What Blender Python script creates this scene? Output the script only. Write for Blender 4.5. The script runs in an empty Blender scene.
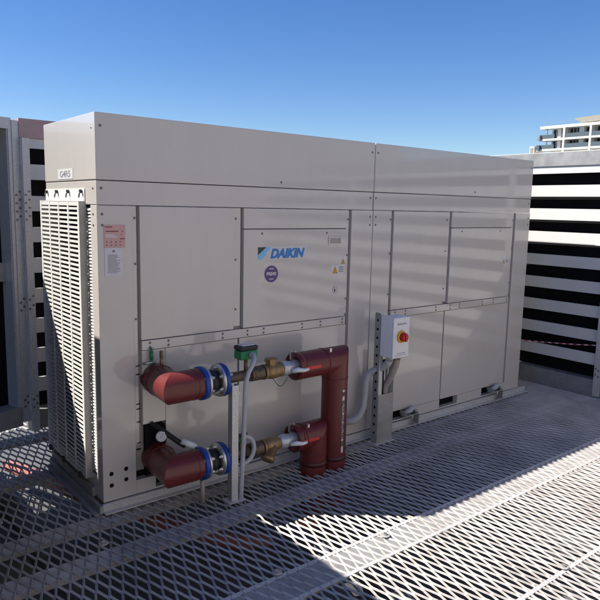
import bpy, bmesh, math, random
from mathutils import Vector, Matrix
random.seed(7)
S = bpy.context.scene
COL = S.collection

# ------------------------------------------------------------------ camera
CAM = Vector((-1.32679, -3.40294, 1.72053))
YAW, PITCH, ROLL, FPX = 0.680887, -0.144643, 0.0215116, 637.2466
fw = Vector((math.sin(YAW)*math.cos(PITCH), math.cos(YAW)*math.cos(PITCH), math.sin(PITCH)))
r0 = Vector((math.cos(YAW), -math.sin(YAW), 0)); u0 = r0.cross(fw)
rt = math.cos(ROLL)*r0 + math.sin(ROLL)*u0
up = -math.sin(ROLL)*r0 + math.cos(ROLL)*u0
cd = bpy.data.cameras.new('camera'); cam = bpy.data.objects.new('camera', cd); COL.objects.link(cam)
M4 = Matrix((rt, up, -fw)).transposed().to_4x4(); M4.translation = CAM
cam.matrix_world = M4
cd.sensor_width = 36; cd.sensor_fit = 'HORIZONTAL'; cd.lens = FPX/600*36
cd.clip_start = 0.05; cd.clip_end = 20000
S.camera = cam

# ------------------------------------------------------------------ world, sun, exposure
SUN_TO = Vector((-0.664, 0.518, 1.0)).normalized()
w = bpy.data.worlds.new('World'); S.world = w; w.use_nodes = True
nt = w.node_tree; bg = nt.nodes['Background']
sky = nt.nodes.new('ShaderNodeTexSky'); sky.sky_type = 'NISHITA'; sky.sun_disc = False
sky.sun_elevation = math.asin(SUN_TO.z); sky.sun_rotation = math.atan2(SUN_TO.x, SUN_TO.y)
sky.altitude = 0; sky.air_density = 1.0; sky.dust_density = 0.0; sky.ozone_density = 4.0
hs = nt.nodes.new('ShaderNodeHueSaturation'); hs.inputs['Saturation'].default_value = 1.25
nt.links.new(sky.outputs[0], hs.inputs['Color']); nt.links.new(hs.outputs[0], bg.inputs[0]); hs.inputs['Hue'].default_value = 0.512; bg.inputs[1].default_value = 0.067
sl = bpy.data.lights.new('sun', 'SUN'); sun = bpy.data.objects.new('sun', sl); COL.objects.link(sun)
sl.energy = 4.4; sl.angle = math.radians(0.5); sl.color = (1.0, 0.94, 0.85)
sun.rotation_euler = (-SUN_TO).to_track_quat('-Z', 'Y').to_euler()
S.view_settings.view_transform = 'Standard'; S.view_settings.look = 'None'
S.view_settings.gamma = 1; S.view_settings.use_curve_mapping = False
S.view_settings.exposure = 1.05

# ------------------------------------------------------------------ materials
def mat(name, color, rough=.5, metal=0., vary=.0, scale=4., bump=0., bscale=30., rvary=0., spec=.5, col2=None, voro=False, coat=0., streak=0.):
    m = bpy.data.materials.new(name); m.use_nodes = True
    n = m.node_tree.nodes; l = m.node_tree.links; b = n['Principled BSDF']
    b.inputs['Base Color'].default_value = (*color, 1); b.inputs['Roughness'].default_value = rough
    b.inputs['Metallic'].default_value = metal; b.inputs['Specular IOR Level'].default_value = spec
    b.inputs['Coat Weight'].default_value = coat; b.inputs['Coat Roughness'].default_value = .075; b.inputs['Coat IOR'].default_value = 1.58
    tc = n.new('ShaderNodeTexCoord')
    if vary or rvary or col2:
        if voro:
            t = n.new('ShaderNodeTexVoronoi'); t.inputs['Scale'].default_value = scale
            src = t.outputs['Color']; sep = n.new('ShaderNodeSeparateColor'); l.new(src, sep.inputs[0]); fac = sep.outputs[0]
        else:
            t = n.new('ShaderNodeTexNoise'); t.inputs['Scale'].default_value = scale; t.inputs['Detail'].default_value = 6
            t.inputs['Roughness'].default_value = .62
            fac = t.outputs['Fac']
        l.new(tc.outputs['Object'], t.inputs['Vector'])
        if vary or col2:
            r = n.new('ShaderNodeValToRGB'); c2 = col2 or tuple(min(1, c*(1+vary)) for c in color); c1 = tuple(c*(1-vary) for c in color) if not col2 else color
            r.color_ramp.elements[0].position = .3; r.color_ramp.elements[1].position = .7
            r.color_ramp.elements[0].color = (*c1, 1); r.color_ramp.elements[1].color = (*c2, 1)
            l.new(fac, r.inputs[0]); l.new(r.outputs[0], b.inputs['Base Color'])
        if rvary:
            mr = n.new('ShaderNodeMapRange'); mr.inputs[3].default_value = rough-rvary; mr.inputs[4].default_value = rough+rvary
            l.new(fac, mr.inputs[0]); l.new(mr.outputs[0], b.inputs['Roughness'])
    if bump:
        t2 = n.new('ShaderNodeTexNoise'); t2.inputs['Scale'].default_value = bscale; t2.inputs['Detail'].default_value = 3
        l.new(tc.outputs['Object'], t2.inputs['Vector'])
        bp = n.new('ShaderNodeBump'); bp.inputs['Strength'].default_value = 1; bp.inputs['Distance'].default_value = bump
        l.new(t2.outputs['Fac'], bp.inputs['Height']); l.new(bp.outputs[0], b.inputs['Normal'])
    if streak:                                  # faint rain streaks and dust film on the paint itself
        mp = n.new('ShaderNodeMapping'); mp.inputs['Scale'].default_value = (3.2, 3.2, .5); l.new(tc.outputs['Object'], mp.inputs['Vector'])
        t3 = n.new('ShaderNodeTexNoise'); t3.inputs['Scale'].default_value = 1.6; t3.inputs['Detail'].default_value = 7; t3.inputs['Roughness'].default_value = .7
        l.new(mp.outputs[0], t3.inputs['Vector'])
        mr2 = n.new('ShaderNodeMapRange'); mr2.inputs[1].default_value = .35; mr2.inputs[2].default_value = .75; mr2.inputs[3].default_value = 1+streak*.5; mr2.inputs[4].default_value = 1-streak
        l.new(t3.outputs['Fac'], mr2.inputs[0])
        mx = n.new('ShaderNodeVectorMath'); mx.operation = 'SCALE'
        l.new(b.inputs['Base Color'].links[0].from_socket, mx.inputs[0]); l.new(mr2.outputs[0], mx.inputs['Scale']); l.new(mx.outputs[0], b.inputs['Base Color'])
        mr3 = n.new('ShaderNodeMapRange'); mr3.inputs[3].default_value = .03; mr3.inputs[4].default_value = .12
        l.new(t3.outputs['Fac'], mr3.inputs[0]); l.new(mr3.outputs[0], b.inputs['Coat Roughness'])
    return m

PAINT = mat('beige_paint', (.575, .545, .505), .40, 0, vary=.03, scale=1.3, bump=.0045, bscale=1.3, coat=1., streak=.035)
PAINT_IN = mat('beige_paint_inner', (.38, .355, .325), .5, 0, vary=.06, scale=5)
WHITEP = mat('light_guard_paint', (.74, .73, .70), .4, 0, vary=.05, scale=8)
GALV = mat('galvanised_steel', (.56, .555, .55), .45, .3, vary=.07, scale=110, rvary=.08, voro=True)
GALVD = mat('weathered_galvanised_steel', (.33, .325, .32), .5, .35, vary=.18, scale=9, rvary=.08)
MESH = mat('grating_steel', (.385, .36, .34), .5, .10, vary=.28, scale=3.2, rvary=.1)
BLACK = mat('black_mesh', (.009, .009, .011), .9, 0, vary=.2, spec=.1)
DARK = mat('dark_metal', (.03, .03, .033), .55, .2)
RUBBER = mat('black_rubber', (.014, .014, .015), .6)
RED = mat('maroon_lagging', (.132, .0205, .0195), .34, 0, vary=.10, scale=10, bump=.0006, bscale=40, rvary=.09, streak=.16)
REDD = mat('dark_maroon_band', (.06, .012, .012), .4)
BLUE = mat('blue_flange_paint', (.012, .055, .32), .35, 0, vary=.15, scale=30)
ZINC = mat('zinc_steel', (.62, .61, .58), .35, .9, vary=.1, scale=40)
OLDP = mat('dull_brown_pipe', (.16, .12, .085), .5, .6, vary=.35, scale=26)
BRASS = mat('dull_brass', (.30, .20, .10), .45, .55, vary=.25, scale=22, bump=.001, bscale=60)
FOIL = mat('pale_foil_wrap', (.55, .57, .60), .4, .5, vary=.2, scale=30, bump=.004, bscale=45)
REDT = mat('bright_red_tape', (.62, .03, .035), .4)
WHITE = mat('white_plastic', (.76, .77, .79), .4, 0, vary=.02)
GREYPL = mat('grey_conduit_plastic', (.40, .41, .43), .5, 0, vary=.07, scale=14)
TANPL = mat('pale_brown_conduit', (.34, .30, .27), .5, 0, vary=.08, scale=14)
GREEN = mat('green_switch_plastic', (.02, .20, .075), .4, 0, vary=.1, scale=40)
YELL = mat('yellow_plastic', (.80, .42, .03), .4)
KNOB = mat('red_knob', (.55, .012, .012), .3)
SLAT = mat('white_slat_paint', (.62, .615, .60), .5, 0, vary=.05, scale=3)
PINK = mat('pink_cap_tint', (.42, .285, .28), .4, .1, vary=.08, scale=4)  # pink tinge of the galvanised cap rail, put evenly into its base colour
CONC = mat('roof_membrane', (.11, .11, .112), .85, 0, vary=.35, scale=1.6, bump=.004, bscale=40)
SALM = mat('sunlit_pink_pipe_wrap', (.34, .12, .105), .6, 0, vary=.25, scale=12)  # red pipe toned salmon, so it looks sunlit while in shade
PAPER_P = mat('pink_paper', (.62, .38, .35), .6, 0, vary=.05, scale=30)
PAPER_W = mat('white_paper', (.66, .66, .70), .6, 0, vary=.04, scale=30)
INK = mat('grey_ink', (.20, .19, .21), .6)
INKR = mat('red_ink', (.22, .07, .08), .6)
LBLUE = mat('logo_blue', (.02, .20, .55), .4)
LCYAN = mat('logo_cyan', (.20, .55, .85), .4)
LDARK = mat('logo_dark', (.02, .05, .06), .4)
LWHITE = mat('logo_white', (.62, .62, .61), .4)
PURP = mat('purple_sticker', (.105, .06, .20), .5)
YSTK = mat('yellow_warning', (.62, .33, .03), .5)
SCREW = mat('screw_steel', (.20, .185, .18), .4, .7)
BWALL = mat('building_white_render', (.72, .71, .68), .8, 0, vary=.04, scale=.3)
BGREY = mat('building_grey', (.25, .26, .28), .8, 0, vary=.1, scale=.4)
BGLASS = mat('building_glass', (.02, .028, .035), .3, 0, spec=.4)
BCURT = mat('window_blind', (.7, .7, .7), .8)
BRAIL = mat('balcony_glass', (.10, .125, .14), .15, 0)
ROOFT = mat('canopy_soffit', (.30, .28, .22), .7)
BOUNCEW = mat('bounce_wall_cream', (.50, .465, .44), .85, 0, vary=.06, scale=1.5)
DUCTM = mat('dusty_duct_steel', (.12, .125, .135), .6, .3, vary=.2)
GROUND = mat('city_ground', (.16, .16, .14), .9, 0, vary=.4, scale=.02)

# ------------------------------------------------------------------ geometry helpers
class MB:
    def __init__(s): s.v = []; s.f = []; s.m = []; s.sm = []; s.mats = []
    def mi(s, m):
        if m not in s.mats: s.mats.append(m)
        return s.mats.index(m)
    def add(s, vs, fs, m, smooth=False):
        o = len(s.v); s.v += [tuple(v) for v in vs]; k = s.mi(m)
        for f in fs: s.f.append(tuple(i+o for i in f)); s.m.append(k); s.sm.append(smooth)
        return s
    def box(s, x0, x1, y0, y1, z0, z1, m, T=None):
        vs = [Vector((x, y, z)) for x in (x0, x1) for y in (y0, y1) for z in (z0, z1)]
        if T: vs = [T @ v for v in vs]
        return s.add(vs, [(0, 1, 3, 2), (4, 6, 7, 5), (0, 4, 5, 1), (2, 3, 7, 6), (0, 2, 6, 4), (1, 5, 7, 3)], m)
    def frame(s, d):
        d = Vector(d).normalized(); a = Vector((0, 0, 1)) if abs(d.z) < .9 else Vector((0, 1, 0))
        x = a.cross(d).normalized(); return x, d.cross(x), d
    def lathe(s, p0, d, prof, m, seg=28, smooth=True):
        x, y, d = s.frame(d); p0 = Vector(p0); vs = []; fs = []
        for (t, r) in prof:
            for k in range(seg):
                a = 2*math.pi*k/seg; vs.append(p0 + d*t + (x*math.cos(a)+y*math.sin(a))*r)
        n = len(prof)
        for i in range(n-1):
            for k in range(seg):
                k2 = (k+1) % seg; fs.append((i*seg+k, i*seg+k2, (i+1)*seg+k2, (i+1)*seg+k))
        s.add(vs, fs, m, smooth)
        o = len(s.v)-len(vs); k = s.mi(m)
        if prof[0][1] > 1e-5: s.f.append(tuple(o+i for i in reversed(range(seg)))); s.m.append(k); s.sm.append(False)
        if prof[-1][1] > 1e-5: s.f.append(tuple(o+(n-1)*seg+i for i in range(seg))); s.m.append(k); s.sm.append(False)
        return s
    def cyl(s, p0, p1, r, m, seg=24, r2=None):
        p0 = Vector(p0); p1 = Vector(p1); L = (p1-p0).length
        return s.lathe(p0, p1-p0, [(0, r), (L, r2 if r2 else r)], m, seg)
    def tube(s, pts, r, m, seg=16, smooth=True, caps=True, sharp=False):
        pts = [Vector(p) for p in pts]; n = len(pts); vs = []; fs = []
        rs = r if isinstance(r, (list, tuple)) else [r]*n
        tang = []
        for i in range(n):
            a = (pts[i]-pts[i-1]).normalized() if i else (pts[1]-pts[0]).normalized()
            b = (pts[i+1]-pts[i]).normalized() if i < n-1 else a
            tang.append((a, b, (a+b).normalized()))
        x, y, _ = s.frame(tang[0][2]); prev = tang[0][2]
        for i in range(n):
            d = tang[i][2]; q = prev.rotation_difference(d); x = q @ x; y = q @ y; prev = d
            c = max(.3, tang[i][0].dot(d))            # mitre stretch in the bend plane
            bend = (tang[i][1]-tang[i][0]); bl = bend.length
            for k in range(seg):
                a = 2*math.pi*k/seg; o = (x*math.cos(a)+y*math.sin(a))*rs[i]
                if bl > 1e-4:
                    bn = bend/bl; o = o + bn*(o.dot(bn))*(1/c-1)
                vs.append(pts[i]+o)
        if sharp:                                      # every gore gets its own rings, so mitre lines stay crisp
            v2 = []
            for i in range(n-1):
                b0 = len(v2); v2 += vs[i*seg:(i+2)*seg]
                for k in range(seg):
                    k2 = (k+1) % seg; fs.append((b0+k, b0+k2, b0+seg+k2, b0+seg+k))
            return s.add(v2, fs, m, smooth)
        for i in range(n-1):
            for k in range(seg):
                k2 = (k+1) % seg; fs.append((i*seg+k, i*seg+k2, (i+1)*seg+k2, (i+1)*seg+k))
        s.add(vs, fs, m, smooth)
        if caps:
            o = len(s.v)-len(vs); k = s.mi(m)
            s.f.append(tuple(o+i for i in reversed(range(seg)))); s.m.append(k); s.sm.append(False)
            s.f.append(tuple(o+(n-1)*seg+i for i in range(seg))); s.m.append(k); s.sm.append(False)
        return s
    def plate(s, poly, m, y0, y1):                # polygon given in (x, z), extruded along y
        n = len(poly); vs = [(x, y0, z) for x, z in poly]+[(x, y1, z) for x, z in poly]
        fs = [tuple(range(n)), tuple(range(2*n-1, n-1, -1))]+[(i, i+n, (i+1) % n+n, (i+1) % n) for i in range(n)]
        return s.add(vs, fs, m)
    def build(s, name, parent=None, bevel=0, seg=2):
        me = bpy.data.meshes.new(name); off = Vector((0, 0, 0)); q = parent
        while q: off += q.location; q = q.parent
        me.from_pydata([Vector(v)-off for v in s.v], [], s.f)
        for m in s.mats: me.materials.append(m)
        me.polygons.foreach_set('material_index', s.m); me.polygons.foreach_set('use_smooth', s.sm)
        bm = bmesh.new(); bm.from_mesh(me); bmesh.ops.recalc_face_normals(bm, faces=bm.faces); bm.to_mesh(me); bm.free()
        me.update()
        o = bpy.data.objects.new(name, me); COL.objects.link(o)
        if parent: o.parent = parent
        if bevel:
            b = o.modifiers.new('bevel', 'BEVEL'); b.width = bevel; b.segments = seg; b.limit_method = 'ANGLE'; b.angle_limit = math.radians(40)
        return o

def tag(o, label=None, cat=None, group=None, kind=None):
    if label: o['label'] = label
    if cat: o['category'] = cat
    if group: o['group'] = group
    if kind: o['kind'] = kind
    return o
def thing(name, label, cat, loc=(0, 0, 0), group=None, kind=None):
    o = bpy.data.objects.new(name, None); COL.objects.link(o); o.location = loc; o.empty_display_size = .2
    return tag(o, label, cat, group, kind)
def struct(mb, name, bevel=0): return tag(mb.build(name, None, bevel), kind='structure')
def text(name, body, size, u, v, mtl, parent, face='front', plane=-.001, shear=0, bold=0, align='LEFT', xs=1., rot=0, ext=.0004):
    cu = bpy.data.curves.new(name, 'FONT'); cu.body = body; cu.size = size; cu.shear = shear; cu.offset = bold; cu.extrude = ext; cu.align_x = align
    t = bpy.data.objects.new(name, cu); COL.objects.link(t)
    dg = bpy.context.evaluated_depsgraph_get(); me = bpy.data.meshes.new_from_object(t.evaluated_get(dg))
    COL.objects.unlink(t); bpy.data.objects.remove(t)
    off = Vector((0, 0, 0)); q = parent
    while q: off += q.location; q = q.parent
    ca, sa = math.cos(rot), math.sin(rot)
    for vv in me.vertices:
        x, y, z = vv.co.x*xs, vv.co.y, vv.co.z
        x, y = x*ca-y*sa, x*sa+y*ca
        vv.co = (Vector((u+x, plane-z, v+y)) if face == 'front' else Vector((plane-z, u-x, v+y))) - off
    me.materials.clear(); me.materials.append(mtl); me.name = name
    o = bpy.data.objects.new(name, me); COL.objects.link(o); o.parent = parent
    return o

ZF = -.06       # walkway level; the unit's base is z = 0

# ================================================================== SETTING
g = MB(); g.add([(-6000, -6000, -26), (6000, -6000, -26), (6000, 6000, -26), (-6000, 6000, -26)], [(0, 1, 2, 3)], GROUND); struct(g, 'ground')
rf = MB(); rf.box(-9, 11, -10, 10, -25.9, -.62, CONC); struct(rf, 'roof_deck')

# expanded-metal walkway: every continuous zig-zag strand is a tilted ribbon
SW, LW, RW, TH, TILT = .065, .150, .0116, .0050, math.radians(32)
fl = MB(); kx0, kx1 = int(-3.4/(SW/2)), int(4.72/(SW/2)); jy0, jy1 = int(-4.9/LW), int(2.6/LW)
du = Vector((math.cos(TILT), 0, math.sin(TILT))); dn = Vector((-math.sin(TILT), 0, math.cos(TILT)))
bl = .011
vs = []; fs = []
for k in range(kx0, kx1):
    base = len(vs); st = []
    for j in range(jy0, jy1):
        # left bond at phase 0 for even k, at phase 1/2 for odd k
        for ph in (0, .5):
            left = (ph == 0) == (k % 2 == 0)
            bx = k*SW/2 if left else (k+1)*SW/2
            c = Vector((bx, 0, ZF)) + du*(RW/2*.96 if left else -RW/2*.96)
            yy = (j+ph)*LW + .035
            jit = random.uniform(-.0006, .0006)
            for dy in (-bl/2, bl/2): st.append(Vector((c.x, yy+dy, c.z+jit)))
    for c in st:
        for a, b in ((-1, -1), (1, -1), (1, 1), (-1, 1)): vs.append(c + du*(a*RW/2) + dn*(b*TH/2))
    for i in range(len(st)-1):
        for q in range(4):
            q2 = (q+1) % 4; fs.append((base+i*4+q, base+i*4+q2, base+(i+1)*4+q2, base+(i+1)*4+q))
fl.add(vs, fs, MESH)
struct(fl, 'floor')
# steel framing below the walkway
def beam(yc, wd, x0=-3.5, x1=4.7, top=ZF-.005, dep=.03, m=MESH):
    b = MB(); b.box(x0, x1, yc-wd/2, yc+wd/2, top-.006, top, m); b.box(x0, x1, yc-wd/2, yc-wd/2+.006, top-dep, top-.006, m); b.box(x0, x1, yc+wd/2-.006, yc+wd/2, top-dep, top-.006, m)
    return struct(b, 'floor_beam')
beam(-1.22, .175, top=ZF-.0005, m=GALVD)
for yc, wd in ((-.068, .125), (-.45, .135), (-2.72, .13), (-3.5, .13), (.75, .14), (1.5, .14)): beam(yc, wd)
jb = MB()
for xx in (-2.6, -1.45, -.32, .95, 2.2, 3.4, 4.5):
    jb.box(xx-.04, xx+.04, -4.9, 2.5, -.34, -.20, DUCTM)
struct(jb, 'floor_joists')
eb = MB()
for y in (-1.125, -1.315, -1.945): eb.box(-3.4, 4.66, y-.011, y+.011, ZF-.004, ZF+.003, GALV)
struct(eb, 'floor_edge_bars')

# ================================================================== THE UNIT
W, D, H, MW = 4.235, .85, 2.2, 2.1
unit = thing('heat_pump_unit', 'large beige heat pump cabinet of two joined halves with blue logo and louvre guard', 'heat pump')
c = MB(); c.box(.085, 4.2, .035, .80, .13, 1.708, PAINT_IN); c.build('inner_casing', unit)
SCR = []   # screw positions on the front (x, z)
for mi_, ox in enumerate((0., MW)):
    x0 = ox if mi_ == 0 else 2.1205; x1 = 2.1145 if mi_ == 0 else W
    b = MB(); b.box(x0, x1, 0, D, 1.845, H, PAINT); b.build('hood', unit, .004)
    b = MB(); b.box(x0+.002, x1-.002, .004, D-.004, 1.711, 1.841, PAINT); b.build('upper_fascia', unit, .003)
    # posts
    b = MB(); b.box(x0, ox+.204, 0, .09 if mi_ == 0 else .034, .0, 1.708, PAINT); b.build('post', unit, .003)
    b = MB(); b.box(ox+1.898, x1, 0, .034 if mi_ == 0 else D-.02, .0, 1.708, PAINT); b.build('post', unit, .003)
    # panels above the mid rail
    b = MB(); b.box(ox+.249, ox+.886, .002, .034, .932, 1.707, PAINT); b.build('access_panel', unit, .003)
    b = MB(); b.box(ox+.957, ox+1.853, .001, .034, 1.577, 1.707, PAINT); b.build('access_panel', unit, .003)
    door = MB(); door.box(ox+.957, ox+1.853, -.001, .034, .932, 1.572, PAINT); door = door.build('control_door', unit, .003)
    if mi_ == 0: door0 = door
    # channel strips between the panels
    for a, bb in ((.204, .249), (.886, .957), (1.853, 1.898)):
        b = MB(); b.box(ox+a+.001, ox+bb-.018, .012, .0345, .30 if a < .8 else .95, 1.706, PAINT); b.build('channel_strip', unit)
        for z in (1.64, 1.38, 1.06): SCR.append((ox+a+.018, .012, z))
    # mid rail and lower panels
    b = MB(); b.box(ox+.249, ox+1.86, -.004, .030, .872, .928, PAINT); b.build('mid_rail', unit, .002)
    for x in (.30, .42, .80, .99, 1.12, 1.45, 1.62, 1.83):
        SCR.append((ox+x, -.004, .913)); SCR.append((ox+x, -.004, .887))
    if mi_ == 0:
        lp = MB()      # left lower panel with the rounded pipe cutout behind the lower elbow
        lp.box(ox+.252, ox+.40, .003, .032, .42, .868, PAINT); lp.box(ox+.402, ox+.918, .003, .032, .0865, .868, PAINT); lp.build('lower_panel', unit, .002)
        co = MB(); poly = [(.262, .10), (.262, .418), (.36, .418)]+[(.36+.035*math.sin(t), .383+.035*math.cos(t)) for t in [i*math.pi/12 for i in range(7)]]+[(.395, .10)]
        co.plate(poly, BLACK, -.0015, .02); co.build('pipe_cutout', unit)
    else:
        lp = MB(); lp.box(ox+.252, ox+.918, .003, .032, .0865, .868, PAINT); lp.build('lower_panel', unit, .002)
    lp = MB(); lp.box(ox+.930, ox+1.872, .002, .032, .0865, .868, PAINT); lp.build('lower_panel', unit, .002)
    st = MB(); st.box(ox+.9185, ox+.9295, .012, .034, .2, .868, SCREW); st.build('joint_seam', unit)
    # base sill with fork-lift slots
    slots = [(.33, .49), (.92, 1.17), (1.53, 1.70)]
    sa, sb = ox+.2045, ox+1.8975
    xs_ = [sa]+[ox+q for s_ in slots for q in s_]+[sb]
    b = MB()
    for i in range(0, len(xs_), 2): b.box(xs_[i], xs_[i+1], .002, .05, .012, .085, PAINT)
    b.box(sa, sb, .0025, .05, 0, .0115, PAINT)
    b.build('base_sill', unit)
    b = MB(); b.box(x0+.01, x1-.01, .06, .80, .006, .12, BLACK); b.build('fork_slot_lining', unit)
    for z in (2.13, 1.80, 1.66, 1.60):
        for x in ((.03, 2.085) if mi_ == 0 else (.045, W-MW-.03)):
            SCR.append((ox+x, .0 if z != 1.80 else .004, z))
    SCR += [(ox+.06, .0, z) for z in ()] + [(ox+1.10, -.001, 1.545), (ox+1.66, -.001, 1.545), (ox+1.25, 0, 1.88)]
# left end
e = MB(); e.box(.0, .06, D-.06, D, .132, 1.708, PAINT); e.build('post', unit, .003)
e = MB(); e.box(.002, .05, .0905, D, .002, .130, PAINT); e.build('base_sill', unit)
e = MB(); e.box(.060, .084, .10, .78, .14, 1.70, DARK)
for i in range(58): e.box(.044, .060, .094, .785, .145+i*.027, .147+i*.027, DARK)
e.build('condenser_coil', unit)
# fins seen between the guard and the corner post
e = MB()
for i in range(84):
    z = .15+i*.0184
    e.add([(.004, .0945, z), (.004, .20, z), (.03, .20, z+.010), (.03, .0945, z+.010), (.004, .0945, z+.0075), (.004, .20, z+.0075), (.03, .20, z+.0175), (.03, .0945, z+.0175)],
          [(0, 1, 2, 3), (4, 7, 6, 5), (0, 4, 5, 1), (1, 5, 6, 2), (2, 6, 7, 3), (3, 7, 4, 0)], WHITEP)
e.box(.006, .034, .0905, .094, .14, 1.70, WHITEP)
e.build('coil_fins', unit)
gu = thing('louvre_guard', None, None, (0, 0, 0)); gu.parent = unit
gx0, gx1, gy0, gy1, gz0, gz1 = -.037, -.031, .18, .84, .10, 1.725
b = MB()
cols = 4
for i in range(cols+1):
    y = gy0 + i*(gy1-gy0)/cols; hw = .012 if i in (0, cols) else .010
    b.box(gx0, gx1, y-hw, y+hw, gz0, gz1, WHITEP)
n = 60
for i in range(n+1):
    z = gz0+.012+i*(gz1-gz0-.024)/n; hh = .0065 if i not in (0, n) else .011
    b.box(gx0+.0015, gx1-.0015, gy0+.001, gy1-.001, z-hh, z+hh, WHITEP)
b.build('guard_grille', gu)
b = MB(); b.box(gx0+.003, .004, gy0-.0135, gy0-.0122, gz0, gz1, GALVD); b.build('guard_side', gu)
b = MB(); b.box(gx1+.001, .0, gy1+.0125, gy1+.014, gz0, gz1, WHITEP); b.build('guard_side', gu)
b = MB(); b.box(gx0, -.001, gy0-.012, gy1+.012, gz1+.001, gz1+.004, WHITEP); b.box(-.003, .0, gy0-.012, gy1, gz1+.004, gz1+.075, WHITEP); b.build('guard_top', gu)
for y in (.20, .41, .61, .80):
    b = MB(); b.tube([(-.001, y, gz1+.055), (-.014, y, gz1+.055), (-.022, y-.006, gz1+.042), (-.026, y-.008, gz1+.022)], .004, DARK, 8)
    b.lathe((-.012, y, gz1+.058), (1, 0, 0), [(-.006, .011), (.006, .011)], DARK, 10); b.build('guard_hook', gu)
for y in (.25, .55, .80):
    b = MB(); b.box(-.05, -.03, y-.014, y+.014, gz0-.02, gz0+.012, DARK); b.build('guard_foot', gu)
b = MB(); b.box(-.020, .0, .12, D, .0, .055, GALVD); b.build('drip_ledge', unit)
# screws
def copies(first, spots, parent):
    for i, p in enumerate(spots):
        o = first if i == 0 else first.copy()
        if i: COL.objects.link(o); o.parent = parent
        o.location = p
b = MB(); b.lathe((0, .001, 0), (0, -1, 0), [(0, .0075), (.003, .0075), (.005, .0045)], SCREW, 8)
copies(b.build('screw', unit), SCR, unit)
b = MB(); b.lathe((0, 0, 0), (-1, 0, 0), [(0, .008), (.005, .005)], SCREW, 8)
copies(b.build('screw', unit), [(.001 if z < 1.7 else .003, .05, z) for z in (1.66, 1.60, 1.80, 2.12)], unit)
# knock-out holes low on the left post
b = MB(); b.lathe((0, .003, 0), (0, -1, 0), [(0, .013), (.0045, .013)], BLACK, 12)
copies(b.build('knockout_hole', unit), [(x, 0, z) for x, z in ((.05, .165), (.05, .095), (.14, .175), (.14, .11))], unit)
b = MB(); b.box(-.012, .012, .0105, .02, -.003, .003, BLACK)
copies(b.build('vent_slot', unit), [(.2275, 0, z) for z in (.78, .73, .55, .52, .44, .31, .27)], unit)
# door furniture, logo and stickers
b = MB(); b.box(1.676, 1.798, -.007, -.001, 1.460, 1.470, PAINT); b.box(1.676, 1.798, -.007, -.001, 1.508, 1.518, PAINT)
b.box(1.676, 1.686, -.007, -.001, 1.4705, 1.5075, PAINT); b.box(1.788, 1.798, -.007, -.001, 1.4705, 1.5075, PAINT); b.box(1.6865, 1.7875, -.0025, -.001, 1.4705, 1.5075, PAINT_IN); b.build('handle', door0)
b = MB(); b.lathe((1.755, -.001, 1.135), (0, -1, 0), [(0, .026), (.005, .026), (.006, .017), (.002, .016), (.002, .0)], LWHITE, 24); b.box(1.742, 1.752, -.006, -.0032, 1.112, 1.138, DARK); b.build('lock', door0)
lg = MB(); lg.box(1.135, 1.478, -.0018, -.001, 1.372, 1.458, LWHITE)
lg.add([(1.068, -.0022, 1.456), (1.135, -.0022, 1.456), (1.068, -.0022, 1.405)], [(0, 1, 2)], LDARK)
lg.add([(1.138, -.0022, 1.456), (1.172, -.0022, 1.456), (1.095, -.0022, 1.372), (1.070, -.0022, 1.378), (1.068, -.0022, 1.402)], [(0, 1, 2, 3, 4)], LCYAN)
lg = lg.build('logo', unit)
text('logo_lettering', 'DAIKIN', .083, 1.166, 1.384, LBLUE, lg, plane=-.0026, shear=.30, bold=.0045, xs=1.0)
ps = MB(); ps.lathe((1.178, -.001, 1.277), (0, -1, 0), [(0, .056), (.001, .056)], PURP, 40); ps = ps.build('sticker', unit)
text('sticker_lettering', 'PRE40', .030, 1.178, 1.268, LWHITE, ps, plane=-.0025, bold=.0012, align='CENTER')
for z in (1.309, 1.240):
    b = MB(); b.box(1.160, 1.196, -.0026, -.0018, z, z+.006, LWHITE); b.build('sticker_mark', ps)
def warn(x0, x1, z0, z1, tx, tw, parent, lines=True):
    b = MB(); b.box(x0, x1, -.0022, -.0005, z0, z1, PAPER_W); h = z1-z0
    b.add([(tx, -.0028, z0+.1*h), (tx+tw, -.0028, z0+.1*h), (tx+tw/2, -.0028, z1-.08*h)], [(0, 1, 2)], YSTK)
    b.box(tx+tw*.47, tx+tw*.53, -.0034, -.0029, z0+.3*h, z0+.65*h, LDARK)
    b.box(tx, tx+tw, -.0030, -.0023, z0+.04*h, z0+.09*h, LDARK)
    if lines:
        for i in range(4): b.box(tx+tw+.012, x1-.008, -.0028, -.0023, z1-h*(.2+.19*i)-.003, z1-h*(.2+.19*i)+.002, INK)
    return b.build('warning_sticker', parent)
warn(1.712, 1.838, 1.252, 1.312, 1.722, .05, door0)
warn(1.800, 1.846, 1.318, 1.366, 1.803, .04, door0, False)
warn(3.822, 3.92, 1.245, 1.29, 3.826, .04, unit)
b = MB(); b.box(.036, .160, -.0022, .0, 1.476, 1.602, PAPER_P)
for z, a, c_, m in ((1.590, .042, .085, INKR), (1.566, .048, .12, INKR), (1.525, .128, .155, INKR), (1.545, .045, .10, PAPER_W), (1.535, .045, .115, PAPER_W), (1.548, .135, .142, INKR), (1.565, .14, .147, INKR)):
    b.box(a, c_, -.0029, -.0023, z-.0025, z+.0035, m)
for i in range(4):
    for zz in (1.508, 1.490): b.box(.048+i*.026, .056+i*.026, -.0029, -.0023, zz-.003, zz+.003, INKR)
b.build('rating_plate', unit)
b = MB(); b.box(.038, .139, -.0026, .0, 1.318, 1.4745, PAPER_W)
for i in range(17): b.box(.055, .055+random.uniform(.05, .075), -.0031, -.0027, 1.335+i*.0062, 1.3375+i*.0062, INK)
b.box(.082, .098, -.0031, -.0027, 1.452, 1.462, INK); b.build('paper_notice', unit)
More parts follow.
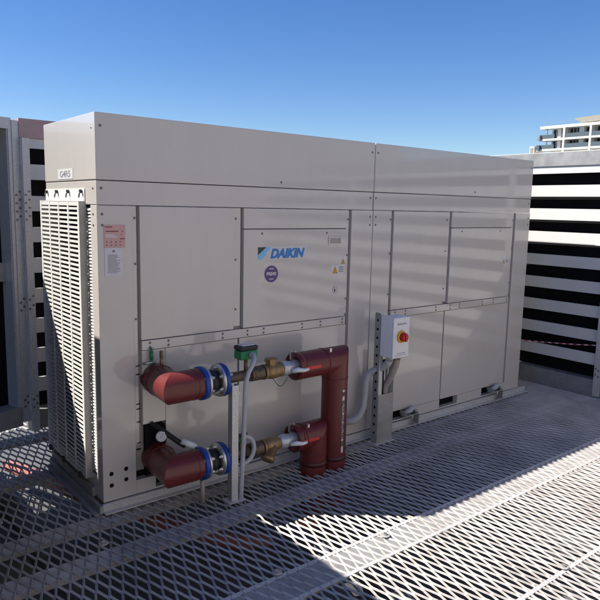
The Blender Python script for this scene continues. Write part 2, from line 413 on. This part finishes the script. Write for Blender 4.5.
tp = MB(); tp.box(-.0018, 0, .345, .60, 1.856, 1.915, LWHITE); tp = tp.build('tag_plate', unit)
text('tag_lettering', 'G4R5', .052, .565, 1.868, INK, tp, face='left', plane=-.0022, bold=.0006, xs=1.5)
# fans on the top
for ox in (.53, 1.58, 2.65, 3.70):
    f = MB(); f.lathe((ox, .42, H+.0005), (0, 0, 1), [(0, .36), (.006, .36), (.006, .34), (.001, .34), (.001, 0)], DARK, 40)
    for r in (.1, .17, .24, .31):
        pts = [(ox+r*math.cos(t), .42+r*math.sin(t), H+.004) for t in [i*2*math.pi/32 for i in range(33)]]; f.tube(pts, .003, GALVD, 6)
    f.build('fan_guard', unit)

# support rails under the unit
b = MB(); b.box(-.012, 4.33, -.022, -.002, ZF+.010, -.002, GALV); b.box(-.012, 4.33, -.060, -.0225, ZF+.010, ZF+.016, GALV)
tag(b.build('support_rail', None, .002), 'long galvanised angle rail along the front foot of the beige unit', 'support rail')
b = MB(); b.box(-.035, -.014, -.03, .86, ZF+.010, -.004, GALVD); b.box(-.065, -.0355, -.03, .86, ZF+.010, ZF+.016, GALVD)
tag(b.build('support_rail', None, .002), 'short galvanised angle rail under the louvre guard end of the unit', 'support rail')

# ================================================================== PIPEWORK
PY, PR = -.25, .09
def elbow_pts(zc):
    pts = [(.315, .02, zc), (.315, -.150, zc)]; R_ = .10
    cx, cy = .315+R_, -.150
    pts = [(.338, .02, zc), (.330, -.08, zc), (.314, PY, zc), (.478, PY, zc)]
    return pts
def bolts(mb, x, zc, d, m, n=6):
    for i in range(n):
        a = 2*math.pi*(i+.5)/n; mb.lathe((x, PY+.078*math.cos(a), zc+.078*math.sin(a)), (d, 0, 0), [(0, .013), (.012, .013), (.0125, .008), (.022, .008)], m, 6, False)
def pipe_run(zc, label, xr, low):
    t = thing('water_pipe', label, 'pipe', (.5, PY, zc))
    el = elbow_pts(zc); b = MB()
    b.tube(el, PR, RED, 48, sharp=True); o = b.build('elbow', t)
    b = MB()
    for P, dvec in ((Vector(el[1]), Vector((-.09, -.996, 0))),):
        b.lathe(P-dvec*.0025, dvec, [(0, PR+.004), (.005, PR+.004)], RED, 40)
    b.lathe((.44, PY, zc), (1, 0, 0), [(0, PR+.0012), (.004, PR+.0012)], RED, 40)
    b.build('seam', o)
    # blue flange, zinc ring, rubber bellows, zinc ring, blue flange
    b = MB(); b.lathe((.482, PY, zc), (1, 0, 0), [(0, .085), (.002, .099), (.026, .099), (.028, .09)], BLUE, 40); bolts(b, .482, zc, -1, ZINC); b.build('flange', t)
    b = MB(); b.lathe((.5105, PY, zc), (1, 0, 0), [(0, .097), (.014, .097), (.016, .06)], ZINC, 40); bolts(b, .527, zc, 1, ZINC); b.build('backing_ring', t)
    b = MB(); b.lathe((.526, PY, zc), (1, 0, 0), [(0, .06), (.012, .055), (.022, .066), (.04, .07), (.055, .066), (.066, .055), (.078, .06)], RUBBER, 36); b.build('rubber_joint', t)
    b = MB(); b.lathe((.604, PY, zc), (1, 0, 0), [(0, .06), (.002, .097), (.018, .097)], ZINC, 40); bolts(b, .604, zc, -1, ZINC); b.build('backing_ring', t)
    b = MB(); b.lathe((.6225, PY, zc), (1, 0, 0), [(0, .099), (.024, .099), (.027, .07)], BLUE, 40); bolts(b, .65, zc, 1, ZINC); b.build('flange', t)
    b = MB(); b.lathe((.648, PY, zc), (1, 0, 0), [(0, .036), (.02, .032), (.20, .032)], OLDP, 24); b.build('bare_pipe', t)
    b = MB(); prof = [(0, .034)]
    for i in range(5): prof += [(.004+i*.02, .044), (.012+i*.02, .046), (.015+i*.02, .040), (.019+i*.02, .040)]
    b.lathe((.838, PY, zc), (1, 0, 0), prof, OLDP, 24); b.build('union', t)
    b = MB()
    if not low:
        b.lathe((.94, PY, zc), (1, 0, 0), [(0, .048), (.02, .048), (.022, .042), (.05, .052), (.09, .052), (.12, .042), (.122, .047), (.142, .047)], BRASS, 28)
        b.lathe((1.005, PY, zc+.03), (0, 0, 1), [(0, .036), (.026, .036), (.028, .043), (.05, .043), (.053, .028)], BRASS, 8, False)
    else:
        b.lathe((.94, PY, zc), (1, 0, 0), [(0, .046), (.02, .046), (.022, .04), (.05, .048), (.10, .046), (.12, .04), (.135, .036)], BRASS, 28)
        b.lathe((1.02, PY-.01, zc), Vector((-.62, -.30, -.72)), [(.01, .040), (.085, .038), (.086, .046), (.108, .046), (.11, .03)], BRASS, 16)
    b.build('strainer' if low else 'valve_body', t)
    b = MB(); b.lathe((1.075, PY, zc), (1, 0, 0), [(0, .036), (.02, .045), (.05, .047), (.09, .04), (.12, .048), (.14, .042), (.2, .042)], FOIL, 24); b.build('foil_wrap', t)
    # bright red tape and white rag at the open end of the lagging
    b = MB(); b.tube([(1.135, PY-.05, zc-.012), (1.165, PY-.075, zc-.002), (1.20, PY-.094, zc-.006), (1.235, PY-.094, zc-.004)], [.012, .017, .012, .01], WHITE, 8); b.build('rag', t)
    b = MB(); a0 = -.10
    vs = []
    for i in range(2):
        for x in (1.215, 1.345):
            a = math.pi+(a0 if i else .12); vs.append((x, PY+(PR+.0018)*math.cos(a), zc-(PR+.0018)*math.sin(a)*1.0))
    b.add(vs, [(0, 1, 3, 2)], REDT); b.build('red_tape', t)
    # lagged run, mitred bend and riser
    b = MB(); r = PR
    ring = [(0, r-.012), (0, r), (.02, r)]
    b.lathe((1.185, PY, zc), (1, 0, 0), [(.03, .05), (.012, r-.012), (0, r-.010), (0, r), (.05, r)], RED, 40)
    b.tube([(1.23, PY, zc), (xr, PY, zc), (xr, PY, -.34)], r, RED, 48, sharp=True)
    o = b.build('lagged_riser', t)
    b = MB(); b.lathe((xr, PY, zc-.125), (0, 0, 1), [(0, r+.003), (.007, r+.003)], RED, 40); b.lathe((xr-.125, PY, zc), (1, 0, 0), [(0, r+.003), (.007, r+.003)], RED, 40)
    b.build('seam', o)
    b = MB(); b.lathe((xr, PY, ZF+.055), (0, 0, 1), [(0, r+.002), (.001, r+.0045), (.028, r+.0045), (.029, r+.002)], REDD, 40); b.build('strap', o)
    for x, a in ((1.19, .5), (xr-.09, 2.3), (1.21, -.9)):
        b = MB(); b.box(x-.008, x+.008, PY-.02+.05*math.cos(a), PY-.005+.05*math.cos(a), zc+r*abs(math.sin(a))*.9, zc+r+.006, ZINC); b.build('clip', o)
    return t, o
top_pipe, top_riser = pipe_run(.695, 'upper maroon clad pipe with blue flanges and the taller riser', 1.55, False)
low_pipe, low_riser = pipe_run(.205, 'lower maroon clad pipe with blue flanges and the shorter riser', 1.372, True)
# label strip up the tall riser
off = PR+.0015
b = MB(); th0 = math.radians(-72); vs = []; n = 5
ang = [math.radians(-90+a) for a in (-4, -1, 2, 5, 8)]
vs = [(1.55+off*math.cos(a), PY+off*math.sin(a), z) for z in (.055, .50) for a in ang]
b.add(vs, [(i, i+1, i+6, i+5) for i in range(4)], LWHITE)
for z0, z1, m in ((.10, .14, GREEN), (.455, .485, LDARK)):
    vs = [(1.55+(off+.0008)*math.cos(a), PY+(off+.0008)*math.sin(a), z) for z in (z0, z1) for a in ang[0:5]]
    b.add(vs, [(i, i+1, i+6, i+5) for i in range(4)], m)
lab = b.build('pipe_label', top_pipe)
def strip_text(body, z, size):
    cu = bpy.data.curves.new('lettering', 'FONT'); cu.body = body; cu.size = size; cu.offset = .0008; cu.extrude = .0003
    t = bpy.data.objects.new('lettering', cu); COL.objects.link(t)
    me = bpy.data.meshes.new_from_object(t.evaluated_get(bpy.context.evaluated_depsgraph_get())); COL.objects.unlink(t); bpy.data.objects.remove(t)
    o2 = Vector((.5, PY, .695)); a = math.radians(-88); nx = Vector((math.cos(a), math.sin(a), 0)); tx = Vector((-math.sin(a), math.cos(a), 0))
    for v in me.vertices:
        x, y, zz = v.co
        v.co = Vector((1.55, PY, z+x)) + nx*(off+.002+zz) - tx*(y-.0095) - o2
    me.materials.clear(); me.materials.append(LDARK)
    o = bpy.data.objects.new('label_lettering', me); COL.objects.link(o); o.parent = lab
strip_text('HEATING HOT WATER', .152, .0265)
# pressure gauge, drains and valves round the elbows
b = MB(); b.lathe((.352, -.04, .345), (-.55, -.8, .12), [(0, .034), (.03, .034), (.032, .029)], ZINC, 24); b.lathe((.334, -.067, .3491), (-.55, -.8, .12), [(0, .028), (.0015, .028)], PAPER_W, 24)
b.tube([(.352, -.04, .345), (.37, 0, .335)], .008, BRASS, 8); gq = b.build('pressure_gauge', low_pipe)
gd = Vector((-.55, -.8, .12)).normalized(); gx, gy, _ = MB().frame(gd); gc = Vector((.334, -.067, .3491))+gd*.0022
b = MB()
for i in range(9):
    a = math.radians(-40+i*32.5); q = gx*math.cos(a)+gy*math.sin(a); p_ = gx*-math.sin(a)+gy*math.cos(a)
    b.add([gc+q*.019-p_*.0012, gc+q*.025-p_*.0012, gc+q*.025+p_*.0012, gc+q*.019+p_*.0012], [(0, 1, 2, 3)], INK)
b.build('gauge_scale', gq)
b = MB(); q = (gx*.6+gy*.8); p_ = (gx*-.8+gy*.6); b.add([gc-q*.006-p_*.0016, gc+q*.02, gc-q*.006+p_*.0016], [(0, 1, 2)], LDARK); b.build('needle', gq)
b = MB(); b.tube([(.30, .0, .42), (.36, -.06, .37), (.42, -.13, .315), (.445, -.16, .295)], .016, RUBBER, 10); b.build('cable', low_pipe)
b = MB(); b.tube([(.43, -.14, .325), (.50, -.19, .283)], .021, WHITE, 14); b.tube([(.50, -.19, .283), (.535, -.21, .262)], .012, WHITE, 12); b.build('sensor_sleeve', low_pipe)
b = MB(); b.tube([(.515, -.24, .11), (.515, -.24, -.05)], .014, TANPL, 12); b.build('drain_tube', low_pipe)
b = MB(); b.tube([(.345, -.06, .77), (.345, -.06, .83)], .011, BRASS, 10); b.box(.336, .352, -.069, -.053, .83, .87, OLDP); b.build('vent_valve', top_pipe)
b = MB(); b.tube([(.30, -.02, .78), (.30, -.02, .80), (.30, -.02, .885)], .007, GREEN, 10); b.lathe((.30, -.02, .815), (0, 0, 1), [(0, .011), (.05, .011)], GREEN, 10); b.tube([(.25, -.01, .795), (.32, -.03, .80)], .007, ZINC, 8); b.build('drain_cock', top_pipe)
# red ball and wire tag
b = MB(); b.tube([(.99, PY-.04, .655)]+[(.99+.11*i/8, PY-.05, .655-.05*math.sin(math.pi*i/8)-.004) for i in range(1, 9)], .0022, DARK, 6); b.build('tag_wire', top_pipe)

# flow switches with grey conduit
def flow_switch(x, z, s, label):
    t = thing('flow_switch', label, 'flow switch', (x, PY, z))
    b = MB(); b.box(x-.062*s, x+.062*s, PY-.04*s, PY+.04*s, z, z+.055*s, GREEN); b.build('housing', t, .008*s)
    b = MB(); b.box(x-.066*s, x+.066*s, PY-.044*s, PY+.044*s, z+.0555*s, z+.085*s, DARK); b.build('lid', t, .012*s)
    b = MB(); b.box(x-.045*s, x+.045*s, PY-.03*s, PY+.03*s, z+.0853*s, z+.089*s, LWHITE); b.build('lid_label', t)
    b = MB(); b.lathe((x, PY, z-.085), (0, 0, 1), [(0, .012), (.085, .012)], OLDP, 10); b.lathe((x+.01*s, PY-.04*s, z+.03*s), (0, -1, 0), [(0, .018), (.02, .018)], GREYPL, 14); b.build('stem', t)
    return t
flow_switch(.812, .80, 1.0, 'green flow switch with dark lid standing on the upper brown pipe')
flow_switch(.775, .285, .62, 'small green flow switch on the lower pipe behind the upright strut')
b = MB()
pts = [(.822, -.29, .833), (.822, -.318, .832), (.815, -.338, .815), (.795, -.348, .785), (.765, -.350, .74), (.748, -.350, .69), (.742, -.350, .62), (.738, -.350, .45), (.732, -.350, .30), (.728, -.350, .20), (.724, -.345, .04), (.722, -.34, -.12)]
b.tube(pts, .0145, GREYPL, 14); tag(b.build('conduit'), 'thin grey flexible conduit dropping from the green flow switch beside the strut', 'conduit')
b = MB(); pts = [(.735, -.335, .325)]+[(.75+.075*math.sin(t), -.33, .255+.085*math.cos(t)) for t in [i*math.pi/9 for i in range(10)]]+[(.73, -.335, .165)]
b.tube(pts, .0135, GREYPL, 12); tag(b.build('conduit'), 'short loop of pale grey conduit at the lower flow switch', 'conduit')
b = MB(); b.box(.722, .742, -.336, -.332, .48, .52, DARK); b.box(.722, .742, -.336, -.332, .30, .33, DARK); 
# strut
t = thing('pipe_strut', 'upright galvanised channel post with base plate carrying the two flanged pipes', 'strut post', (.68, -.32, ZF))
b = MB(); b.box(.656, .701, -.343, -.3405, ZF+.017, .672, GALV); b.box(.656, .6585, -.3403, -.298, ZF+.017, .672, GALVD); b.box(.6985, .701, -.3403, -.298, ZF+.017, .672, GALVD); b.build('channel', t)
b = MB(); b.box(.628, .745, -.365, -.28, ZF+.010, ZF+.0165, GALV); b.build('base_plate', t)
for z in (.205, .648):
    b = MB(); b.box(.702, .735, -.300, -.27, z-.05, z-.034, ZINC); b.build('pipe_clamp', t)

# ================================================================== ISOLATOR STAND
t = thing('isolator_stand', 'galvanised slotted post with plain cover plate standing before the middle of the unit', 'support post', (2.1, -.15, ZF))
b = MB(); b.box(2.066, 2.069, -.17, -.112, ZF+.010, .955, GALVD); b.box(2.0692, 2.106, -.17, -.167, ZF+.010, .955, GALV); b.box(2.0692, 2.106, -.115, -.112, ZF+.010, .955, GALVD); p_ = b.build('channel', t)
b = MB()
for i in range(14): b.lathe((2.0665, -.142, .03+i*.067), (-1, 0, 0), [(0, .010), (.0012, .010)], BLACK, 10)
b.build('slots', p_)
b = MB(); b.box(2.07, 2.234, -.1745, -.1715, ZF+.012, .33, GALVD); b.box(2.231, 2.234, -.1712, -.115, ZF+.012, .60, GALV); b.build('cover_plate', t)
b = MB(); b.box(2.03, 2.25, -.20, -.09, ZF+.0095, ZF+.0115, GALV); b.build('base_plate', t)
iso = thing('isolator_switch', 'white isolator switch box with red and yellow rotary handle on the slotted post', 'switch box', (2.15, -.235, .635))
b = MB(); b.box(2.066, 2.239, -.283, -.171, .635, .938, WHITE); b.build('box_body', iso, .006)
b = MB(); b.box(2.066, 2.239, -.302, -.284, .635, .938, WHITE); lid = b.build('box_lid', iso, .006)
b = MB(); b.lathe((2.150, -.302, .795), (0, -1, 0), [(0, .046), (.010, .046), (.014, .042), (.0145, .0)], YELL, 36); di = b.build('dial', iso)
b = MB(); b.lathe((2.150, -.3165, .795), (0, -1, 0), [(0, .034), (.03, .031), (.034, .026), (.034, 0)], KNOB, 30); b.box(2.141, 2.159, -.357, -.3510, .766, .824, KNOB); b.build('knob', di)
text('lid_lettering', 'ISOLATOR', .020, 2.152, .883, INK, lid, plane=-.3025, align='CENTER', bold=.0004)
b = MB(); b.box(2.11, 2.20, -.3028, -.3021, .668, .672, INK); b.box(2.09, 2.21, -.3028, -.3021, .655, .658, INK); b.build('lid_marks', lid)
for x in (2.11, 2.19):
    b = MB(); b.lathe((x, -.235, .612), (0, 0, 1), [(0, .026), (.006, .03), (.022, .03)], GREYPL if x < 2.15 else TANPL, 16); b.build('cable_gland', iso)
b = MB(); b.tube([(1.86, .0, .13), (1.87, -.04, .128), (1.91, -.075, .135), (1.96, -.085, .165), (2.0, -.085, .23), (2.012, -.085, .33), (2.02, -.082, .42), (2.04, -.085, .475), (2.075, -.105, .505), (2.10, -.16, .535), (2.112, -.21, .575), (2.112, -.235, .612)], .027, GREYPL, 18)
tag(b.build('conduit'), 'thick grey flexible conduit curving from the unit up behind the slotted post', 'conduit')
b = MB(); b.tube([(2.19, -.235, .612), (2.188, -.222, .55), (2.175, -.185, .45), (2.165, -.145, .38), (2.16, -.14, .2)], .026, TANPL, 18)
tag(b.build('conduit'), 'pale brown conduit from the isolator box down behind the cover plate', 'conduit')
b = MB()
for i in range(4): b.tube([(2.10+i*.012, -.15, .20), (2.10+i*.013, -.15, .42+.02*i), (2.10+i*.01, -.165, .60)], .006, DARK, 8)
tag(b.build('cables'), 'bundle of thin dark cables between slotted post and conduits', 'cables')

# hold-down clamps at the foot of the unit
def clamp(x, label):
    t = thing('hold_down_clamp', label, 'clamp', (x, -.05, ZF), 'hold down clamps along the unit foot')
    b = MB(); b.box(x-.09, x+.07, -.075, -.012, .045, .053, GALVD); b.box(x-.09, x-.082, -.07, .0, .0535, .085, GALVD); b.box(x+.062, x+.07, -.075, -.02, -.04, .0445, GALVD); b.build('bracket', t, .002)
    b = MB(); b.lathe((x+.02, -.045, .0535), (0, 0, 1), [(0, .024), (.012, .022), (.03, .02), (.034, .012)], DARK, 10); b.lathe((x+.02, -.045, ZF+.012), (0, 0, 1), [(0, .008), (.13, .008)], ZINC, 8); b.build('bolt', t)
    b = MB(); b.tube([(x-.08, -.03, .06), (x-.03, -.055, .085), (x+.03, -.03, .088), (x+.075, -.05, .06)], [.012, .022, .024, .012], GREYPL, 8); b.build('packing', t)
clamp(2.60, 'dull steel hold down clamp in the slot just right of the slotted post')
clamp(3.80, 'dull steel hold down clamp in the slot nearest the right end of the unit')
# saddle clips on the grating
def saddle(x, y, label):
    t = thing('grating_clip', label, 'grating clip', (x, y, ZF), 'saddle clips on the walkway')
    b = MB(); b.lathe((x, y, ZF+.0078), (0, 0, 1), [(0, .025), (.003, .027), (.005, .022), (.0052, .010)], MESH, 18); b.build('washer', t)
    b = MB(); b.lathe((x, y, ZF+.0141), (0, 0, 1), [(0, .011), (.008, .011)], ZINC, 6, False); b.build('bolt', t)
for (x, y, l) in ((1.12, -1.17, 'round grating clip on the far edge of the sunlit walkway strip'), (1.62, -1.93, 'round grating clip on the sunlit edge bar at lower right'), (.43, -1.10, 'round grating clip at the shaded corner of the sunlit strip'), (-.14, -.34, 'round grating clip in the shaded walkway left of the pipes')): saddle(x, y, l)
# pipes and ducts below the grating
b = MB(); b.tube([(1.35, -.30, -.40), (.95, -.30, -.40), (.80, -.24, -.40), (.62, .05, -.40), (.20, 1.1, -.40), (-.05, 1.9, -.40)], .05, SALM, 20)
tag(b.build('underfloor_pipe'), 'pipe coloured pink as if sunlit, glimpsed below the walkway grating at left', 'pipe')
b = MB(); b.box(-2.6, -.25, .30, .62, -.48, -.26, DUCTM); b.box(-2.6, -.42, .85, 1.35, -.45, -.22, DUCTM)
tag(b.build('underfloor_duct'), 'grey metal ducts lying below the grating left of the unit', 'duct')

# ================================================================== FENCES
def slat_fence(name, label, cat, p0, p1, posts=(), z0=ZF, cap=True, group=None, pinkcap=False, foot=.012, postm=GALV):
    """upright slatted screen from p0 to p1; the slatted face looks to the left of the travel direction's normal n"""
    p0 = Vector((*p0, 0)); p1 = Vector((*p1, 0)); d = (p1-p0); L = d.length; d.normalize(); nrm = Vector((-d.y, d.x, 0))
    T = Matrix((d, nrm, Vector((0, 0, 1)))).transposed().to_4x4(); T.translation = p0
    t = thing(name, label, cat, (p0.x, p0.y, z0), group)
    b = MB(); b.box(0, L, -.115, -.11, z0+.14, 2.18, BLACK, T); b.build('backing', t)
    b = MB()
    for i in range(9):
        zc = 2.144 if i == 0 else 1.937-(i-1)*.2325
        h = .035 if i == 0 else .0565
        # folded slat: face plus top and bottom returns
        b.box(0, L, -.004, 0, zc-h, zc+h, SLAT, T); b.box(0, L, -.018, -.0042, zc+h-.003, zc+h, SLAT, T); b.box(0, L, -.018, -.0042, zc-h, zc-h+.003, SLAT, T)
    b.build('slats', t)
    if cap:
        b = MB(); b.box(-.002, L+.002, -.12, .012, 2.18, 2.32, PINK if pinkcap else GALVD, T); b.build('cap_rail', t, .003)
    b = MB(); b.box(0, L, -.12, .006, z0+foot, z0+.165, GALVD, T); b.build('base_rail', t, .003)
    for x in posts:
        b = MB(); b.box(x-.03, x+.03, -.03, .028, z0+.012, 2.178, postm, T)
        for zz in (1.78, 1.72, 1.66, .98, .92, .22, .16):
            for xx in (-.014, .014):
                q = T @ Vector((x+xx, .028, zz+xx*.6)); b.lathe(q, nrm, [(0, .009), (.005, .009)], SCREW, 6)
        b.build('post', t)
    return t
# right-hand fence (faces -x)
slat_fence('slatted_fence', 'white slatted screen fence with dark gaps right of the unit, bright top slats', 'fence', (4.75, -5.2), (4.75, 1.62), posts=(4.66, 2.2, 6.4), foot=-.08)
# back fence bays (face -y): slats seen between gate and unit
slat_fence('slatted_fence', 'white slatted screen fence with pink top behind the louvre end of the unit', 'fence', (4.70, 1.62), (.063, 1.62), posts=(4.605, 2.4), pinkcap=True)
# screen left of frame that shades the walkway
slat_fence('slatted_fence', 'short slatted screen standing left of the walkway, outside the photo', 'fence', (-.95, -.85), (-.95, .73), posts=(.05, 1.53)).scale.z = .96
# pale wall added behind the camera; bounces sunlight onto the unit's shaded front
t = thing('bounce_wall', 'unseen pale wall added behind the viewpoint to bounce sun onto the unit', 'building', (1, -6.5, ZF))
b = MB(); b.box(-7, 8.5, -9.5, -5.6, -.61, 4.6, BOUNCEW); b.build('wall', t)
b = MB(); b.box(-7.1, 8.6, -9.6, -5.5, 4.601, 4.75, GALVD); b.build('bounce_wall_cap', t)

# gate, slightly ajar, hinged beside the back fence
GA = math.radians(15); GH = Vector((.035, 1.63, 0))
T = Matrix.Rotation(GA, 4, 'Z'); T.translation = GH         # local x runs towards -x from the hinge
t = thing('metal_gate', 'galvanised gate with black infill left of the unit, bolted hinge post', 'gate', (GH.x, GH.y, ZF))
GL = 3.3
b = MB(); b.box(-.03, .024, -.02, .03, .03, 2.30, GALV, T)
for zz in (1.78, 1.72, 1.66, 1.60, .98, .92, .22, .17): 
    for xx in (-.016, .010): b.lathe(T @ Vector((xx, -.02, zz+xx)), T.to_3x3() @ Vector((0, -1, 0)), [(0, .009), (.005, .009)], SCREW, 6)
b.build('post', t)
b = MB(); b.box(-.055, -.031, -.012, .05, .15, 2.235, GALV, T); b.box(-.062, -.0555, .0, .17, .15, 2.235, GALV, T); b.build('jamb', t)
b = MB(); b.box(-GL, -.031, -.012, .15, 2.2355, 2.315, GALV, T); b.build('top_rail', t)
b = MB(); b.box(-GL, -.031, -.012, .15, .0, .1495, GALVD, T); b.build('bottom_rail', t)
b = MB(); b.box(-GL, -.063, .09, .13, 1.12, 1.26, GALVD, T); b.build('mid_rail', t)
b = MB(); b.box(-GL, -.063, .135, .14, .1496, 2.2355, BLACK, T); b.build('infill', t)
b = MB(); b.box(-GL-.06, -GL-.001, -.012, .05, .06, 2.315, GALV, T); b.build('post', t)
b = MB(); b.box(.070, .122, 1.575, 1.63, ZF+.012, 2.179, GALV)
for zz in (1.78, 1.72, 1.66, 1.60, 1.0, .93, .22, .16):
    for xx in (.082, .108): b.lathe((xx, 1.575, zz+(xx-.095)), (0, -1, 0), [(0, .008), (.005, .008)], SCREW, 6)
tag(b.build('fence_post'), 'bolted galvanised end post of the slatted fence next to the gate', 'post')
# red and white tape along the bottom slats of the right fence
b = MB(); RW_ = [mat('tape_red', (.55, .03, .04), .5), mat('tape_white', (.75, .75, .75), .5)]
n = 26
for i in range(n):
    a, c_ = i/n, (i+1)/n
    f_ = lambda s_: (4.738, .50-1.0*s_, .352-.0*s_ - .01*math.sin(math.pi*s_)+.10*s_)
    A, B = f_(a), f_(c_); b.tube([A, B], .005, RW_[i % 2], 6)
tag(b.build('barrier_cord'), 'red and white cord stretched along a low slat of the right fence', 'cord')

# ================================================================== FAR BUILDING
BX = 138.7
t = thing('apartment_building', 'distant white apartment block with balconies above the right fence', 'building', (BX+8, 60, -26))
b = MB(); b.box(BX+2.4, BX+20, 30, 79.6, -26, 20.9, BWALL); b.build('wall', t)
for i, z in enumerate([20.95, 18.25, 15.95, 13.2, 10.3, 7.4, 4.5]):
    b = MB(); b.box(BX, BX+2.39, 30, 81.3 if i != 2 else 83.2, z, z+(.62 if i == 0 else .42), BWALL); b.build('floor_slab', t)
b = MB()
for y in (75.3, 69.1, 62.5, 56, 49, 42): b.box(BX+.02, BX+2.38, y-.22, y+.22, -20, 20.94, BWALL)
b.build('fin_walls', t)
for z0 in (18.67, 16.37):
    zt = z0+(2.26 if z0 > 17 else 1.86)
    for y0, y1, m in ((77.6, 79.1, BGLASS), (75.6, 76.15, BCURT), (76.3, 76.65, BGREY), (76.75, 77.5, BCURT), (72.5, 74.9, BGLASS), (71.2, 72.3, BCURT), (69.4, 71.1, BGLASS), (62.9, 68.6, BGLASS), (56.3, 62.1, BGLASS), (49.3, 55.6, BGLASS)):
        b = MB(); b.box(BX+2.25 if m is not BCURT else BX+1.2, BX+2.38, y0, y1, z0+.02, zt-.02, m); b.build('window', t)
    for y in (78.3, 74.2, 73.4, 70.2, 67.2, 66.0, 64.6, 60.6, 58.8, 53):
        b = MB(); b.box(BX+2.18, BX+2.245, y-.06, y+.06, z0+.02, zt-.02, BWALL); b.build('mullion', t)
    for y, d_ in ((73.0, .7), (70.4, .5), (66.4, .9), (60, .6)):
        b = MB(); b.box(BX+1.0, BX+1.6, y, y+d_, z0+.01, z0+.8, ROOFT); b.build('balcony_furniture', t)
    b = MB()
    for y0, y1 in ((77.6, 80.9), (69.35, 75.05), (62.75, 68.85), (56.3, 62.2)): b.box(BX+.05, BX+.10, y0, y1, z0+.01, z0+.95, BRAIL)
    b.build('balcony_rail', t)
    b = MB(); b.box(BX+.15, BX+.4, 79.5, 79.75, z0, zt-.01, BGREY); b.box(BX-.6, BX+1.8, 80.9, 81.6, z0-.3, z0+.9, BGREY if z0 > 17 else BRAIL); b.build('end_balcony', t)
b = MB(); b.box(BX-.4, BX+3.5, 82.2, 83.4, 14.2, 17.1, BWALL); b.box(BX-.45, BX-.41, 82.4, 83.2, 15, 16.8, ROOFT); b.build('lower_block', t)
b = MB()
for y in [x*1.5 for x in range(34, 54)]: b.box(BX+.6, BX+.66, y, y+.06, 21.57, 22.3, BGREY)
b.box(BX+.6, BX+.66, 50, 80.9, 22.3, 22.36, BGREY); b.build('roof_rail', t)
b = MB()
vs = [(BX+1.5, 74.0, 23.0), (BX+1.5, 40, 24.5), (BX+14, 40, 24.5), (BX+14, 74.0, 23.0), (BX+1.5, 72.2, 21.9), (BX+1.5, 40, 22.6), (BX+14, 40, 22.6), (BX+14, 72.2, 21.9)]
b.add(vs, [(0, 1, 2, 3), (4, 7, 6, 5), (0, 4, 5, 1), (1, 5, 6, 2), (2, 6, 7, 3), (3, 7, 4, 0)], ROOFT); b.build('roof_canopy', t)
